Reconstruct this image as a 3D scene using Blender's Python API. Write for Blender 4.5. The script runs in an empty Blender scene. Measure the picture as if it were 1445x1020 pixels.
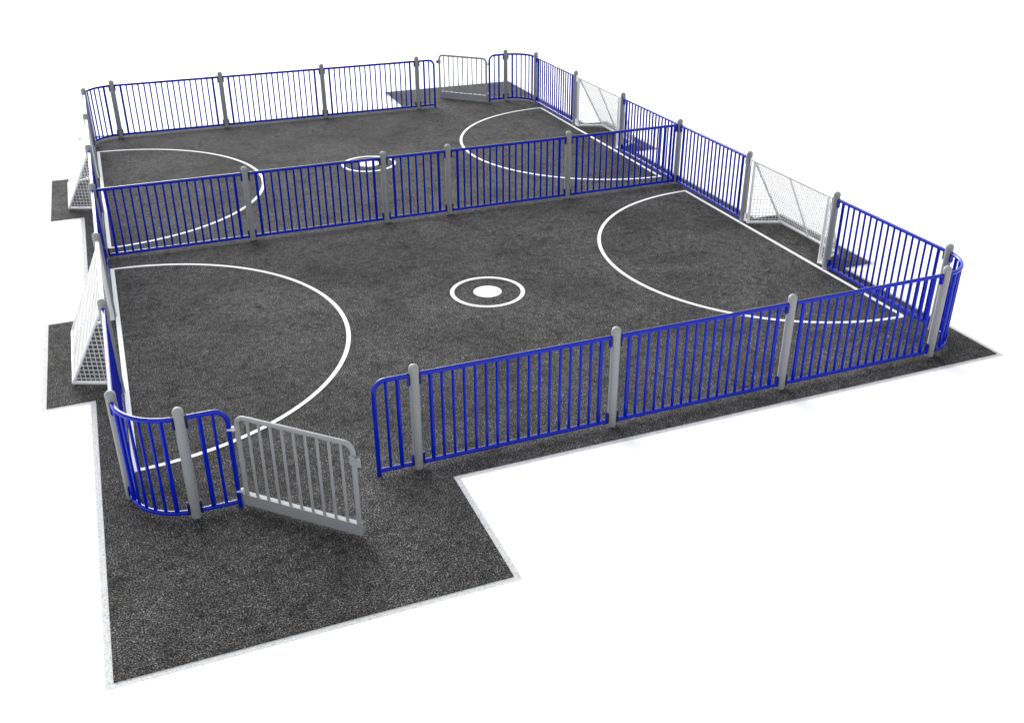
import bpy, math, random
from math import sin, cos, pi, radians
from mathutils import Vector, Matrix

random.seed(4)
SC = bpy.context.scene
COL = SC.collection

# ------------------------------------------------------------------ measures (metres)
W, Y = 9.0, 13.0            # outer fence rectangle, two courts side by side along y
R = 0.5                     # corner radius
POST_R, POST_H = 0.045, 1.087
RAIL_R, BAR_R = 0.0215, 0.0140
TOP_Z, BOT_Z = 0.983, 0.055
END_OFF = 0.15              # axis of a panel's stout end bar to the post axis
PLATE_OFF = 0.056           # bracket plate to the post axis

# ------------------------------------------------------------------ materials
def new_mat(name):
    m = bpy.data.materials.new(name)
    m.use_nodes = True
    nt = m.node_tree
    return m, nt, nt.nodes, nt.links, nt.nodes['Principled BSDF']

def paint(name, col, rough, spec=0.5, coat=0.0, vary=0.06, bump=0.02):
    """powder coating: faint colour drift, uneven gloss, orange-peel bump"""
    m, nt, N, L, b = new_mat(name)
    tc = N.new('ShaderNodeTexCoord')
    n1 = N.new('ShaderNodeTexNoise'); n1.inputs['Scale'].default_value = 5; n1.inputs['Detail'].default_value = 4
    L.new(tc.outputs['Object'], n1.inputs['Vector'])
    mr = N.new('ShaderNodeMapRange')
    mr.inputs['To Min'].default_value = 1 - vary; mr.inputs['To Max'].default_value = 1 + vary
    L.new(n1.outputs['Fac'], mr.inputs['Value'])
    mx = N.new('ShaderNodeVectorMath'); mx.operation = 'SCALE'
    mx.inputs[0].default_value = col
    L.new(mr.outputs['Result'], mx.inputs['Scale'])
    L.new(mx.outputs['Vector'], b.inputs['Base Color'])
    rr = N.new('ShaderNodeMapRange')
    rr.inputs['To Min'].default_value = rough * .92; rr.inputs['To Max'].default_value = rough * 1.08
    L.new(n1.outputs['Fac'], rr.inputs['Value'])
    L.new(rr.outputs['Result'], b.inputs['Roughness'])
    b.inputs['Specular IOR Level'].default_value = spec
    b.inputs['Coat Weight'].default_value = coat
    b.inputs['Coat Roughness'].default_value = 0.08
    n2 = N.new('ShaderNodeTexNoise'); n2.inputs['Scale'].default_value = 260
    L.new(tc.outputs['Object'], n2.inputs['Vector'])
    bp = N.new('ShaderNodeBump'); bp.inputs['Strength'].default_value = bump; bp.inputs['Distance'].default_value = .002
    L.new(n2.outputs['Fac'], bp.inputs['Height']); L.new(bp.outputs['Normal'], b.inputs['Normal'])
    return m

BLUE = paint('blue_powder_coat', (0.0002, 0.0125, 0.38), 0.11, 0.30, 0.0)
GREY = paint('grey_powder_coat', (0.29, 0.30, 0.314), 0.5, 0.15, 0.0)
WHITE = paint('white_powder_coat', (0.86, 0.865, 0.87), 0.3, 0.5, 0.1, .03)
WIRE = paint('white_coated_wire', (0.66, 0.665, 0.67), 0.45, 0.5, 0.0, .03)
ZINC = paint('zinc_hinge_metal', (0.62, 0.63, 0.64), 0.3, 0.6, 0.0, .08)
RUBBER = paint('black_rubber_pad', (0.008, 0.008, 0.010), 0.6, 0.3, 0.0)

def asphalt_mat():
    m, nt, N, L, b = new_mat('asphalt')
    tc = N.new('ShaderNodeTexCoord')
    def noise(scale, detail, rough=.5, dist=0.0):
        n = N.new('ShaderNodeTexNoise'); n.inputs['Scale'].default_value = scale
        n.inputs['Detail'].default_value = detail; n.inputs['Roughness'].default_value = rough
        n.inputs['Distortion'].default_value = dist
        L.new(tc.outputs['Object'], n.inputs['Vector']); return n
    def ramp(src, pts):
        r = N.new('ShaderNodeValToRGB'); e = r.color_ramp.elements
        while len(e) > 2: e.remove(e[-1])
        for k, (p, v) in enumerate(pts):
            x = e[k] if k < 2 else e.new(p)
            x.position = p; x.color = (v, v, v, 1)
        L.new(src, r.inputs['Fac']); return r
    def mult(a, c):
        x = N.new('ShaderNodeMix'); x.data_type = 'RGBA'; x.blend_type = 'MULTIPLY'; x.inputs['Factor'].default_value = 1
        L.new(a, x.inputs['A']); L.new(c, x.inputs['B']); return x.outputs['Result']
    grain = noise(80, 3, .7)
    base = ramp(grain.outputs['Fac'], [(.37, .001), (.45, .0125), (.53, .055), (.63, .185)])
    # single pale chippings, some of them brownish
    vo = N.new('ShaderNodeTexVoronoi'); vo.inputs['Scale'].default_value = 62
    L.new(tc.outputs['Object'], vo.inputs['Vector'])
    sep = N.new('ShaderNodeSeparateColor'); L.new(vo.outputs['Color'], sep.inputs['Color'])
    stone = ramp(sep.outputs['Red'], [(.0, .78), (.6, .95), (.86, 1.12), (.97, 1.75)])
    c = mult(base.outputs['Color'], stone.outputs['Color'])
    tint = N.new('ShaderNodeMix'); tint.data_type = 'RGBA'; tint.blend_type = 'MIX'
    tint.inputs['A'].default_value = (1, 1, 1, 1); tint.inputs['B'].default_value = (1.12, .97, .84, 1)
    tr = ramp(sep.outputs['Green'], [(.90, 0), (.96, 1)]); L.new(tr.outputs['Color'], tint.inputs['Factor'])
    c = mult(c, tint.outputs['Result'])
    # broad blotches left by laying and weather
    blot = noise(.75, 5, .6, .6)
    c = mult(c, ramp(blot.outputs['Fac'], [(.30, .66), (.5, 1.0), (.70, 1.28)]).outputs['Color'])
    blot2 = noise(3.2, 5, .65, .4)
    c = mult(c, ramp(blot2.outputs['Fac'], [(.32, .58), (.44, .98), (.7, 1.16)]).outputs['Color'])
    blot3 = noise(12, 4, .62)
    c = mult(c, ramp(blot3.outputs['Fac'], [(.32, .50), (.47, 1.0), (.70, 1.40)]).outputs['Color'])
    L.new(c, b.inputs['Base Color'])
    b.inputs['Roughness'].default_value = .95
    b.inputs['Specular IOR Level'].default_value = .08
    bp = N.new('ShaderNodeBump'); bp.inputs['Strength'].default_value = .7; bp.inputs['Distance'].default_value = .006
    L.new(grain.outputs['Fac'], bp.inputs['Height']); L.new(bp.outputs['Normal'], b.inputs['Normal'])
    return m

def speckled(name, lo, hi, scale, p0, p1):
    m, nt, N, L, b = new_mat(name)
    tc = N.new('ShaderNodeTexCoord')
    n = N.new('ShaderNodeTexNoise'); n.inputs['Scale'].default_value = scale; n.inputs['Detail'].default_value = 3
    n.inputs['Roughness'].default_value = .7
    L.new(tc.outputs['Object'], n.inputs['Vector'])
    r = N.new('ShaderNodeValToRGB'); e = r.color_ramp.elements
    e[0].position = p0; e[0].color = (*lo, 1); e[1].position = p1; e[1].color = (*hi, 1)
    L.new(n.outputs['Fac'], r.inputs['Fac']); L.new(r.outputs['Color'], b.inputs['Base Color'])
    b.inputs['Roughness'].default_value = .8; b.inputs['Specular IOR Level'].default_value = .2
    return m

ASPHALT = asphalt_mat()
GROUND = speckled('white_ground', (.89, .89, .89), (.91, .91, .91), 3, .3, .7)
EDGE = speckled('pale_speckled_edging', (.22, .23, .24), (.585, .59, .60), 80, .32, .50)
LINE = speckled('white_line_paint', (.70, .71, .72), (.84, .85, .86), 30, .25, .5)

# ------------------------------------------------------------------ mesh helpers
class MB:
    def __init__(self): self.v = []; self.f = []; self.s = []; self.mi = []
    def face(self, idx, smooth=False, mi=0): self.f.append(idx); self.s.append(smooth); self.mi.append(mi)
    def tube(self, pts, r, n=14, mi=0, cap=True):
        """round bar swept along a polyline"""
        pts = [Vector(p) for p in pts]
        t0 = (pts[1] - pts[0]).normalized()
        up = Vector((0, 0, 1)) if abs(t0.z) < .9 else Vector((1, 0, 0))
        u = t0.cross(up).normalized(); rings = []
        for i, p in enumerate(pts):
            a = (pts[i] - pts[i - 1]).normalized() if i else t0
            c = (pts[i + 1] - pts[i]).normalized() if i < len(pts) - 1 else a
            t = (a + c).normalized()
            u = (u - t * u.dot(t)).normalized(); w = t.cross(u)
            k = len(self.v)
            for j in range(n):
                q = 2 * pi * j / n
                self.v.append(p + (u * cos(q) + w * sin(q)) * r)
            rings.append(k)
        for a, c in zip(rings, rings[1:]):
            for j in range(n):
                self.face((a + j, a + (j + 1) % n, c + (j + 1) % n, c + j), True, mi)
        if cap:
            for ring, order in ((rings[0], -1), (rings[-1], 1)):               # caps on their own vertices keep the tube's shading straight
                k = len(self.v)
                self.v += [self.v[ring + j].copy() for j in range(n)]
                self.face(tuple(range(k, k + n))[::order], False, mi)
        return self
    def lathe(self, prof, n=24, mi=0):
        """profile of (radius, z) turned about z; radius 0 closes an end"""
        rings = []
        for r, z in prof:
            k = len(self.v)
            if r < 1e-6: self.v.append(Vector((0, 0, z))); rings.append((k, 1))
            else:
                for j in range(n): self.v.append(Vector((r * cos(2 * pi * j / n), r * sin(2 * pi * j / n), z)))
                rings.append((k, n))
        for (a, na), (c, nc) in zip(rings, rings[1:]):
            for j in range(n):
                if na == 1: self.face((a, c + (j + 1) % n, c + j)[::-1], True, mi)
                elif nc == 1: self.face((a + j, a + (j + 1) % n, c), True, mi)
                else: self.face((a + j, a + (j + 1) % n, c + (j + 1) % n, c + j), True, mi)
        return self
    def prism(self, outline, a, b, axis, mi=0):
        """flat outline (2-D) extruded from a to b along 'x', 'y' or 'z'"""
        def P(p, h):
            return Vector({'x': (h, p[0], p[1]), 'y': (p[0], h, p[1]), 'z': (p[0], p[1], h)}[axis])
        k = len(self.v); n = len(outline)
        self.v += [P(p, a) for p in outline] + [P(p, b) for p in outline]
        self.face(tuple(range(k + n - 1, k - 1, -1)), False, mi); self.face(tuple(range(k + n, k + 2 * n)), False, mi)
        for j in range(n): self.face((k + j, k + (j + 1) % n, k + n + (j + 1) % n, k + n + j), False, mi)
        return self
    def box(self, x0, x1, y0, y1, z0, z1, mi=0):
        return self.prism([(x0, y0), (x1, y0), (x1, y1), (x0, y1)], z0, z1, 'z', mi)
    def mesh(self, name, *mats):
        me = bpy.data.meshes.new(name)
        me.from_pydata([tuple(v) for v in self.v], [], self.f)
        me.polygons.foreach_set('use_smooth', self.s)
        me.polygons.foreach_set('material_index', self.mi)
        for m in mats: me.materials.append(m)
        import bmesh
        bm = bmesh.new(); bm.from_mesh(me); bmesh.ops.recalc_face_normals(bm, faces=bm.faces); bm.to_mesh(me); bm.free()
        return me

def link(name, data, parent=None, mat=None):
    o = bpy.data.objects.new(name, data); COL.objects.link(o)
    if mat is not None: o.matrix_local = mat
    if parent is not None: o.parent = parent
    return o

def thing(name, label, cat, loc=(0, 0, 0), rz=0, group=None):
    o = link(name, None); o.location = loc; o.rotation_euler = (0, 0, rz); o.empty_display_size = .1
    o['label'] = label; o['category'] = cat
    if group: o['group'] = group
    return o

def structure(name, me, label, cat):
    o = link(name, me); o['kind'] = 'structure'; o['label'] = label; o['category'] = cat
    return o

def capsule(cx, z0, z1, hw, n=7):
    """upright oblong with round ends: list of (u, z)"""
    p = []
    for k in range(n): a = pi * k / (n - 1); p.append((cx + hw * cos(a), z1 - hw + hw * sin(a)))
    for k in range(n): a = pi + pi * k / (n - 1); p.append((cx + hw * cos(a), z0 + hw + hw * sin(a)))
    return p

# ------------------------------------------------------------------ shared meshes
POST_ME = MB().lathe([(POST_R - .0005, 0), (POST_R, .002), (POST_R, POST_H - .052)]).mesh('post', GREY)
cap_prof = [(POST_R, POST_H - .052), (POST_R + .0015, POST_H - .050), (POST_R + .0015, POST_H - .044)]
for k in range(1, 9):
    a = k / 8 * pi / 2
    cap_prof.append(((POST_R + .0015) * cos(a) if k < 8 else 0, POST_H - .044 + .044 * sin(a)))
CAP_ME = MB().lathe(cap_prof).mesh('post_cap', GREY)
def bar_mesh(r, z0, z1, mat, name):
    return MB().tube([(0, 0, z0), (0, 0, z1)], r, 12, cap=False).mesh(name, mat)
THIN_ME = bar_mesh(BAR_R, BOT_Z, TOP_Z, BLUE, 'bar')
STOUT_ME = bar_mesh(RAIL_R - .001, BOT_Z, TOP_Z, BLUE, 'end_bar')
def bracket_mesh(z0, z1, mat):
    b = MB()
    b.prism(capsule(0, z0, z1, .0215), 0, .007, 'x', 0)                       # plate at the rail end
    b.prism(capsule(0, z0 + .004, z1 - .004, .0195), -.0155, 0, 'x', 1)       # rubber saddle against the post
    return b.mesh('bracket', mat, RUBBER)
BRK = {}
for nm, mt in (('blue', BLUE), ('white', WHITE)):
    BRK[nm] = (bracket_mesh(.026, .158, mt), bracket_mesh(TOP_Z - .108, TOP_Z + .024, mt))

# ------------------------------------------------------------------ fence parts
def add_post(root, x, y):
    p = link('post', POST_ME, root, Matrix.Translation((x, y, 0)))
    link('post_cap', CAP_ME, p)
    return p

def place(x, y, ang): return Matrix.Translation((x, y, 0)) @ Matrix.Rotation(ang, 4, 'Z')

def brackets(par, x, y, ang, kind='blue'):
    """plate pair on the post's face; ang = direction from the post into the panel"""
    m = place(x, y, ang) @ Matrix.Translation((PLATE_OFF, 0, 0))
    for me in BRK[kind]: link('bracket', me, par, m)

RAILS = {}
def straight_panel(root, x0, y0, x1, y1, thin):
    d = Vector((x1 - x0, y1 - y0)); n = d.length; a = math.atan2(d.y, d.x)
    key = round(n, 3)
    if key not in RAILS:
        q = PLATE_OFF + .003
        RAILS[key] = tuple(MB().tube([(q, 0, z), (n - q, 0, z)], RAIL_R, 16).mesh('rail', BLUE) for z in (TOP_Z, BOT_Z))
    m = place(x0, y0, a)
    pan = link('panel', RAILS[key][0], root, m)                                # top rail is the panel's own mesh
    link('bottom_rail', RAILS[key][1], pan)
    for s in (END_OFF, n - END_OFF): link('end_bar', STOUT_ME, pan, Matrix.Translation((s, 0, 0)))
    for k in range(thin):
        s = END_OFF + (n - 2 * END_OFF) * (k + 1) / (thin + 1)
        link('bar', THIN_ME, pan, Matrix.Translation((s, 0, 0)))
    brackets(pan, 0, 0, 0); brackets(pan, n, 0, pi)
    return pan

def arc_mesh(z, r, mat):
    # quarter circle about (R, R) from (0, R) to (R, 0)
    q = PLATE_OFF / R
    pts = [(R - R * cos(t), R - R * sin(t), z) for t in [q + (pi / 2 - 2 * q) * k / 20 for k in range(21)]]
    pts = [(0, R - PLATE_OFF, z)] + pts + [(R - PLATE_OFF, 0, z)]
    return MB().tube(pts[1:-1], r, 16).mesh('rail', mat)
ARC_T, ARC_B = arc_mesh(TOP_Z, RAIL_R, BLUE), arc_mesh(BOT_Z, RAIL_R, BLUE)

def curved_panel(root, x, y, rz):
    """corner panel; local frame: post at (0, R) and post at (R, 0)"""
    pan = link('curved_panel', ARC_T, root, place(x, y, rz))
    link('bottom_rail', ARC_B, pan)
    full = R * pi / 2
    def at(s):
        t = s / R; return Matrix.Translation((R - R * cos(t), R - R * sin(t), 0))
    for s in (END_OFF, full - END_OFF): link('end_bar', STOUT_ME, pan, at(s))
    for k in range(4): link('bar', THIN_ME, pan, at(END_OFF + (full - 2 * END_OFF) * (k + 1) / 5))
    brackets(pan, 0, R, -pi / 2); brackets(pan, R, 0, pi)
    return pan

END_LEN = .375
bend = .115
pts = [(PLATE_OFF + .003, 0, TOP_Z)]
for k in range(11):
    a = pi / 2 * k / 10
    pts.append((END_LEN - bend + bend * sin(a), 0, TOP_Z - bend + bend * cos(a)))
pts.append((END_LEN, 0, .002))
HOOP_ME = MB().tube(pts, RAIL_R, 16).mesh('hoop', BLUE)
HOOP_BOT = MB().tube([(PLATE_OFF + .003, 0, BOT_Z), (END_LEN, 0, BOT_Z)], RAIL_R - .001, 16).mesh('bottom_rail', BLUE)
def end_panel(root, x, y, ang):
    pan = link('end_panel', HOOP_ME, root, place(x, y, ang))
    link('bottom_rail', HOOP_BOT, pan)
    link('end_bar', STOUT_ME, pan, Matrix.Translation((.155, 0, 0)))
    link('bar', THIN_ME, pan, Matrix.Translation((.262, 0, 0)))
    brackets(pan, 0, 0, 0)
    return pan

FG = 'blue railing fences with grey posts around the courts'
def fence(label, loc): return thing('railing_fence', label, 'fence', loc, 0, FG)
class At:                                                                      # posts and panels given in world metres
    def __init__(self, root): self.r = root; self.o = root.location
    def post(self, *pp):
        for x, y in pp: add_post(self.r, x - self.o.x, y - self.o.y)
    def run(self, *pp, thin=15):
        for (x0, y0), (x1, y1) in zip(pp, pp[1:]):
            straight_panel(self.r, x0 - self.o.x, y0 - self.o.y, x1 - self.o.x, y1 - self.o.y, thin)
    def curve(self, x, y, rz): curved_panel(self.r, x - self.o.x, y - self.o.y, rz)
    def end(self, x, y, a): end_panel(self.r, x - self.o.x, y - self.o.y, a)

# front of the near court, round the corner to the first goal
f = At(fence('long blue fence along the front of the near court, curving towards a white goal', (5.5, 0, 0)))
f.end(2.5, 0, pi); f.post((2.5, 0), (4.5, 0), (6.5, 0), (8.5, 0), (9, .5), (9, 2.5))
f.run((2.5, 0), (4.5, 0), (6.5, 0), (8.5, 0)); f.curve(9, 0, pi / 2); f.run((9, .5), (9, 2.5))
# between the two goals that show their open side
f = At(fence('two blue fence panels between the open-fronted white goals, where the dividing fence ends', (9, 6.5, 0)))
f.post((9, 4.5), (9, 6.5), (9, 8.5)); f.run((9, 4.5), (9, 6.5), (9, 8.5))
# far corner beside the far gate
f = At(fence('blue fence curving round the far corner from the farthest open-fronted goal to the far gate', (9, 12.5, 0)))
f.post((9, 10.5), (9, 12.5), (8.5, 13)); f.run((9, 10.5), (9, 12.5)); f.curve(9, 13, pi); f.end(8.5, 13, pi)
# back of the far court
f = At(fence('long blue fence closing the back of the far court, white ground showing behind its bars', (3.5, 13, 0)))
f.end(6.5, 13, 0); f.post((6.5, 13), (4.5, 13), (2.5, 13), (.5, 13), (0, 12.5), (0, 10.5))
f.run((6.5, 13), (4.5, 13), (2.5, 13), (.5, 13)); f.curve(0, 13, -pi / 2); f.run((0, 12.5), (0, 10.5))
# edge-on between the goals seen from behind
f = At(fence('two blue fence panels seen edge-on between the white goals that show their backs', (0, 6.5, 0)))
f.post((0, 8.5), (0, 6.5), (0, 4.5)); f.run((0, 8.5), (0, 6.5), (0, 4.5))
# nearest corner
f = At(fence('short blue fence curving round the nearest corner, carrying the hinges of the near gate', (0, .5, 0)))
f.post((0, 2.5), (0, .5), (.5, 0)); f.run((0, 2.5), (0, .5)); f.curve(0, 0, 0); f.end(.5, 0, 0)
# dividing fence
f = At(fence('straight blue fence dividing the two courts, one narrow panel at its middle', (4.5, 6.5, 0)))
f.post((2, 6.5), (4, 6.5), (5, 6.5), (7, 6.5))
f.run((0, 6.5), (2, 6.5), (4, 6.5)); f.run((4, 6.5), (5, 6.5), thin=5); f.run((5, 6.5), (7, 6.5), (9, 6.5))

# ------------------------------------------------------------------ gates
GL, GZB, GZT, GH = 1.12, .03, .915, .109
pts = [(0, 0, GZB + GH)]
for k in range(9):
    a = pi / 2 * k / 8; pts.append((.085 - .085 * cos(a), 0, GZT - .085 + .085 * sin(a)))
for k in range(9):
    a = pi / 2 * k / 8; pts.append((GL - .085 + .085 * sin(a), 0, GZT - .085 + .085 * cos(a)))
pts.append((GL, 0, GZB + GH))
GATE_FRAME = MB().tube(pts, .0215, 16).mesh('gate_frame', GREY)
kb = MB(); x0, x1, y0, y1, c = -.024, GL + .024, -.025, .025, .004
kb.prism([(x0 + c, y0), (x1 - c, y0), (x1, y0 + c), (x1, y1 - c), (x1 - c, y1), (x0 + c, y1), (x0, y1 - c), (x0, y0 + c)], GZB, GZB + GH, 'z')
KICK = kb.mesh('kick_board', GREY)
GBAR = MB().tube([(0, 0, GZB + GH - .001), (0, 0, GZT)], .0125, 12, cap=False).mesh('bar', GREY)
lp = MB()
lp.prism([(-.022, .76), (.028, .76), (.028, .845), (-.022, .845)], -.031, -.024, 'y', 0)      # wrap round the tube
lp.prism([(.028, .758), (.078, .758), (.078, .826), (.072, .832), (.028, .832)], -.030, -.020, 'y', 0)
lp.box(.026, .066, -.019, .014, .765, .826, 1)
LATCH = lp.mesh('latch_plate', GREY, RUBBER)
def hinge_mesh():
    b = MB()
    # lug plate pointed towards the fence tube, eye and pin over it
    b.prism([(-.085, -.002), (-.06, -.012), (-.02, -.018), (.0, -.012), (.004, .004), (-.02, .016), (-.06, .012)], -.007, .007, 'z', 0)
    o = len(b.v)
    b.lathe([(.0, .019), (.013, .019), (.016, .016), (.016, -.016), (.013, -.019), (0, -.019)], 14, 0)
    for k in range(o, len(b.v)): b.v[k] += Vector((-.034, 0, 0))
    return b.mesh('hinge', ZINC)
HINGE = hinge_mesh()
def gate(label, x, y, ang):
    g = thing('gate', label, 'gate', (x, y, 0), ang, 'grey gates of the courts')
    link('gate_frame', GATE_FRAME, g); link('kick_board', KICK, g)
    for k in range(9): link('bar', GBAR, g, Matrix.Translation((GL * (k + 1) / 10, 0, 0)))
    for z in (.80, .175): link('hinge', HINGE, g, Matrix.Translation((0, 0, z)) @ Matrix.Rotation(radians(44) , 4, 'Z'))
    link('latch_plate', LATCH, g, Matrix.Translation((GL, 0, -.03)))
    return g
GA = radians(-44.2)
gate('grey barred gate swung open over the large front apron of asphalt', .941, -.022, GA)
gate('grey barred gate swung open at the far corner, small black latch on its edge', W - .941, Y + .022, GA + pi)

# ------------------------------------------------------------------ goals
HALF, DEPTH = .66, .455
BZ = .042
def wire_grid(b, quad, nu, nv, r):
    """welded wires over a quad a-b (u) / d-c, ends on the edges"""
    A, B, C, D = [Vector(p) for p in quad]
    for k in range(1, nu):
        t = k / nu; b.tube([A.lerp(B, t), D.lerp(C, t)], r, 5, cap=False)
    for k in range(1, nv):
        t = k / nv; b.tube([A.lerp(D, t), B.lerp(C, t)], r, 5, cap=False)
def square_net_back(b, top0, top1, bot0, bot1, pitch, r):
    """vertical wires cut by the slanted edge struts, level wires between them"""
    zt, zb = top0.z, bot0.z
    n = int((top1.y - top0.y) / pitch)
    mid = (top0.y + top1.y) / 2
    for k in range(-n // 2, n // 2 + 1):
        y = mid + k * pitch
        if not (top0.y < y < top1.y): continue
        # how far down the slanted edge lets this wire run
        t = 1.0
        if y < bot0.y: t = (y - top0.y) / (bot0.y - top0.y)
        if y > bot1.y: t = (top1.y - y) / (top1.y - bot1.y)
        if t < .03: continue
        b.tube([(0, y, zt), (top0.x + (bot0.x - top0.x) * t, y, zt + (zb - zt) * t)], r, 5, cap=False)
    L = (bot0 - top0); slope = math.hypot(L.x, L.z)
    m = int(slope / pitch)
    for k in range(1, m + 1):
        t = k * pitch / slope
        if t > .985: break
        b.tube([top0.lerp(bot0, t) + Vector((-.003, 0, .002)), top1.lerp(bot1, t) + Vector((-.003, 0, .002))], r, 5, cap=False)
def tri_net(b, top, foot, back, pitch, r):
    """side triangle: upright wires and level wires"""
    L = (back - foot).length; n = int(L / pitch)
    for k in range(1, n + 1):
        t = k * pitch / L
        if t > .97: break
        p = foot.lerp(back, t); q = top.lerp(back, t)
        b.tube([p, q], r, 5, cap=False)
    H = (top - foot).length; m = int(H / pitch)
    for k in range(1, m + 1):
        t = k * pitch / H
        if t > .96: break
        p = foot.lerp(top, t); q = back.lerp(top, t)
        off = (back - foot).normalized().cross(Vector((0, 0, 1))) * .004
        b.tube([p + off, q + off], r, 5, cap=False)
TOPRAIL = MB().tube([(0, -1 + PLATE_OFF + .003, TOP_Z), (0, 1 - PLATE_OFF - .003, TOP_Z)], RAIL_R, 16).mesh('crossbar', WHITE)
UPR = MB().tube([(0, 0, .030), (0, 0, TOP_Z)], .0225, 14).mesh('goalpost', WHITE)
PITCH, WR = .05, .0042
bk = MB()
square_net_back(bk, Vector((-.004, -.85, TOP_Z)), Vector((-.004, .85, TOP_Z)), Vector((-DEPTH, -HALF, BZ)), Vector((-DEPTH, HALF, BZ)), PITCH, WR)
BACKNET = bk.mesh('back_net', WIRE)
sn = {}
for s in (-1, 1):
    b = MB(); tri_net(b, Vector((0, s * .85, TOP_Z)), Vector((0, s * .85, BZ)), Vector((-DEPTH, s * HALF, BZ)), PITCH, WR)
    sn[s] = b.mesh('side_net', WIRE)
bf = MB()
bf.tube([(0, -1 + PLATE_OFF + .003, BZ + .012), (0, -.85, BZ + .012)], .0200, 14)
bf.tube([(0, 1 - PLATE_OFF - .003, BZ + .012), (0, .85, BZ + .012)], .0200, 14)
bf.tube([(0, -.85, BZ), (-DEPTH, -HALF, BZ), (-DEPTH, HALF, BZ), (0, .85, BZ)], .0195, 14)
BASE = bf.mesh('base_frame', WHITE)
STRUT = {k: MB().tube([(0, y0, TOP_Z - .01), (-DEPTH, y1, BZ)], .013 if k == 0 else .0165, 12).mesh('strut', WHITE)
         for k, y0, y1 in ((-1, -.85, -HALF), (0, 0, 0), (1, .85, HALF))}
def goal(label, x, y, ang):
    g = thing('goal', label, 'goal', (x, y, 0), ang, 'white net goals let into the fences')
    link('crossbar', TOPRAIL, g); link('base_frame', BASE, g); link('back_net', BACKNET, g)
    for s in (-1, 1):
        link('goalpost', UPR, g, Matrix.Translation((0, s * .85, 0)))
        link('side_net', sn[s], g)
    for k in (-1, 0, 1): link('strut', STRUT[k], g)
    brackets(g, 0, -1, pi / 2, 'white'); brackets(g, 0, 1, -pi / 2, 'white')
    return g
goal('white net goal seen from behind, the nearer one, close to the front gate', 0, 3.5, 0)
goal('white net goal seen from behind, beyond the near one and the dividing fence', 0, 9.5, 0)
goal('open-fronted white net goal of the near court, diagonal struts showing between two grey posts', W, 3.5, pi)
goal('open-fronted white net goal of the far court, its foot behind the dividing fence rail', W, 9.5, pi)

# ------------------------------------------------------------------ setting
def sheet(poly, z, name, mat):
    me = bpy.data.meshes.new(name)
    me.from_pydata([(x, y, z) for x, y in poly], [], [tuple(range(len(poly)))])
    me.materials.append(mat); return me

# asphalt outline, counter-clockwise, with the two aprons and the four goal bays
e, ap, gd = .25, 1.745, .725
outline = [(-e, -ap), (2.75, -ap), (2.75, -e), (W + e, -e), (W + e, 2.45), (W + gd, 2.45), (W + gd, 4.55), (W + e, 4.55),
           (W + e, 8.45), (W + gd, 8.45), (W + gd, 10.55), (W + e, 10.55), (W + e, Y + ap), (W - 2.75, Y + ap), (W - 2.75, Y + e),
           (-e, Y + e), (-e, 10.55), (-gd, 10.55), (-gd, 8.45), (-e, 8.45), (-e, 4.55), (-gd, 4.55), (-gd, 2.45), (-e, 2.45)]
def offset(poly, d):
    n = len(poly); out = []
    for i in range(n):
        p0, p1, p2 = Vector(poly[i - 1]), Vector(poly[i]), Vector(poly[(i + 1) % n])
        a, b = (p1 - p0).normalized(), (p2 - p1).normalized()
        out.append((p1.x + d * (a.y + b.y), p1.y - d * (a.x + b.x)))
    return out
def slab(poly, z0, z1, name, mat): return MB().prism(poly, z0, z1, 'z').mesh(name, mat)
structure('asphalt_pavement', slab(outline, -.03, 0, 'asphalt_pavement', ASPHALT),
          'dark grey asphalt sheet under both courts, with stepped aprons and goal bays', 'asphalt')
rim = offset(outline, .055)
structure('asphalt_kerb', slab(rim, -.03, -.0078, 'asphalt_kerb', EDGE), 'thin pale speckled strip edging the asphalt', 'edging')
structure('ground', sheet([(-300, -300), (300, -300), (300, 300), (-300, 300)], -.0092, 'ground', GROUND),
          'plain white ground around the courts', 'ground')

def ribbon(inner, outer, z, name):
    me = bpy.data.meshes.new(name); n = len(inner)
    me.from_pydata([(x, y, z) for x, y in inner + outer], [], [(k, k + 1, n + k + 1, n + k) for k in range(n - 1)])
    me.materials.append(LINE); return me
# goal area: straight line along the fence plus half circle, one painted marking
def area_mesh():
    n = 96; ro, ri = 2.605, 2.555
    v = []; f = []
    for k in range(n + 1):
        a = -pi / 2 + pi * k / n
        v += [(.03 + ro * cos(a), ro * sin(a), .004), (max(.03 + ri * cos(a), .03), ri * sin(a), .004)]
    f = [(2 * k, 2 * k + 2, 2 * k + 3, 2 * k + 1) for k in range(n)]
    # straight stroke, butted against the arc ends
    k = len(v); yy = ri - .0015
    v += [(.03, -yy, .004), (.082, -yy, .004), (.082, yy, .004), (.03, yy, .004)]
    f.append((k, k + 1, k + 2, k + 3))
    me = bpy.data.meshes.new('goal_area_line'); me.from_pydata(v, [], f); me.materials.append(LINE); return me
AREA = area_mesh()
for label, x, y, a in (('white half-circle line painted before the near goal seen from behind', 0, 3.5, 0),
                       ('white half-circle line painted before the near open-fronted goal', W, 3.5, pi),
                       ('white half-circle line painted before the far goal seen from behind', 0, 9.5, 0),
                       ('white half-circle line painted before the far open-fronted goal', W, 9.5, pi)):
    o = structure('goal_area_line', AREA, label, 'line'); o.location = (x, y, 0); o.rotation_euler.z = a
    o['group'] = 'half-circle goal area lines'
def ring(r0, r1, n=72):
    c = [(cos(2 * pi * k / n), sin(2 * pi * k / n)) for k in range(n + 1)]
    return ribbon([(r0 * x, r0 * y) for x, y in c], [(r1 * x, r1 * y) for x, y in c], .004, 'centre_circle')
RING = ring(.428, .481)
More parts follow.
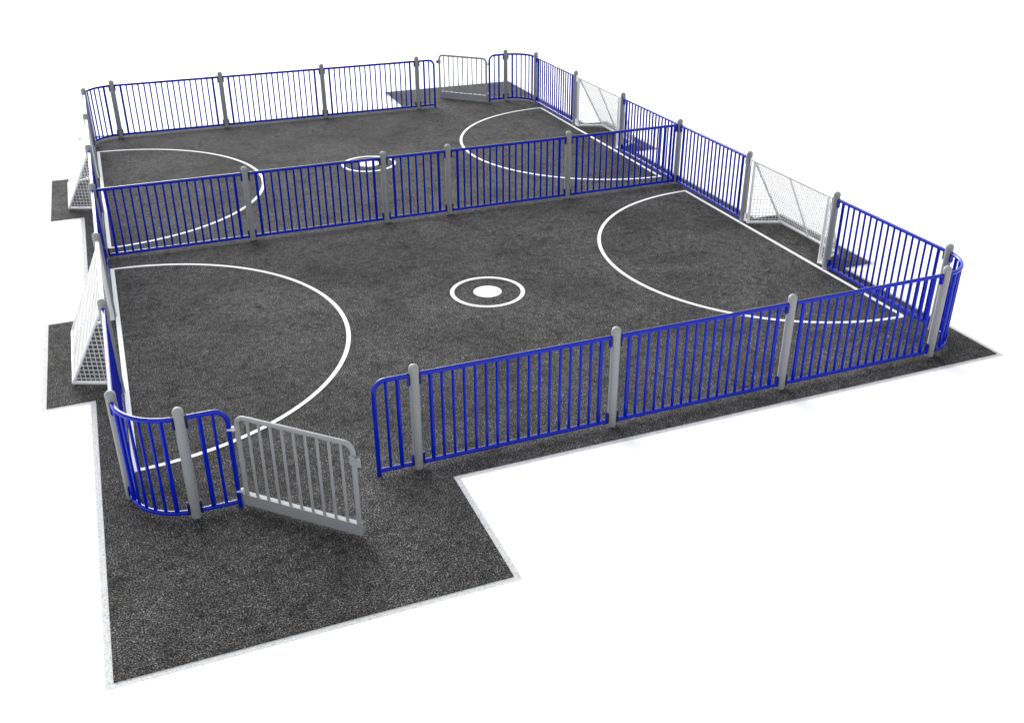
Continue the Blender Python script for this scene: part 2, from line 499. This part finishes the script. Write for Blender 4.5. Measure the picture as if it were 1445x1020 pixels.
SPOT = sheet([(.182 * cos(2 * pi * k / 48), .182 * sin(2 * pi * k / 48)) for k in range(48)], .004, 'centre_spot', LINE)
for label, y in (('white centre circle painted in the near court', 3.5), ('white centre circle painted in the far court, behind the dividing fence', 9.5)):
    o = structure('centre_circle', RING, label, 'line'); o.location = (4.5, y, 0); o['group'] = 'painted centre circles'
    link('centre_spot', SPOT, o)

# ------------------------------------------------------------------ light: pale overcast
SUN_EL, SUN_AZ = radians(23), radians(-5)         # azimuth clockwise from +y
wd = bpy.data.worlds.new('World'); SC.world = wd; wd.use_nodes = True
N, L = wd.node_tree.nodes, wd.node_tree.links
bg = N['Background']
sky = N.new('ShaderNodeTexSky'); sky.sky_type = 'NISHITA'; sky.sun_disc = False
sky.sun_elevation = SUN_EL; sky.sun_rotation = SUN_AZ
sky.air_density = 1.0; sky.dust_density = 4.0; sky.ozone_density = 1.0
hs = N.new('ShaderNodeHueSaturation'); hs.inputs['Saturation'].default_value = .04
L.new(sky.outputs['Color'], hs.inputs['Color']); L.new(hs.outputs['Color'], bg.inputs['Color'])
bg.inputs['Strength'].default_value = .15
sl = bpy.data.lights.new('sun', 'SUN'); sl.energy = .5; sl.angle = radians(25); sl.color = (1, .985, .96)
so = link('sun', sl)
dirv = Vector((sin(SUN_AZ) * cos(SUN_EL), cos(SUN_AZ) * cos(SUN_EL), sin(SUN_EL)))
so.rotation_euler = dirv.to_track_quat('Z', 'Y').to_euler()
so.location = dirv * 30

vs = SC.view_settings
vs.view_transform = 'Standard'; vs.look = 'None'; vs.gamma = 1; vs.use_curve_mapping = False
vs.exposure = 1.15

# ------------------------------------------------------------------ camera
cam = bpy.data.cameras.new('camera'); co = link('camera', cam)
co.location = (.44234, -7.46519, 5.21119); co.rotation_euler = (1.08139, .00043, -.38153)
cam.sensor_width = 36; cam.lens = 34.934; cam.clip_start = .1; cam.clip_end = 2000
SC.camera = co
SC.cycles.use_denoising = True; SC.cycles.denoising_prefilter = 'ACCURATE'; SC.cycles.use_adaptive_sampling = False
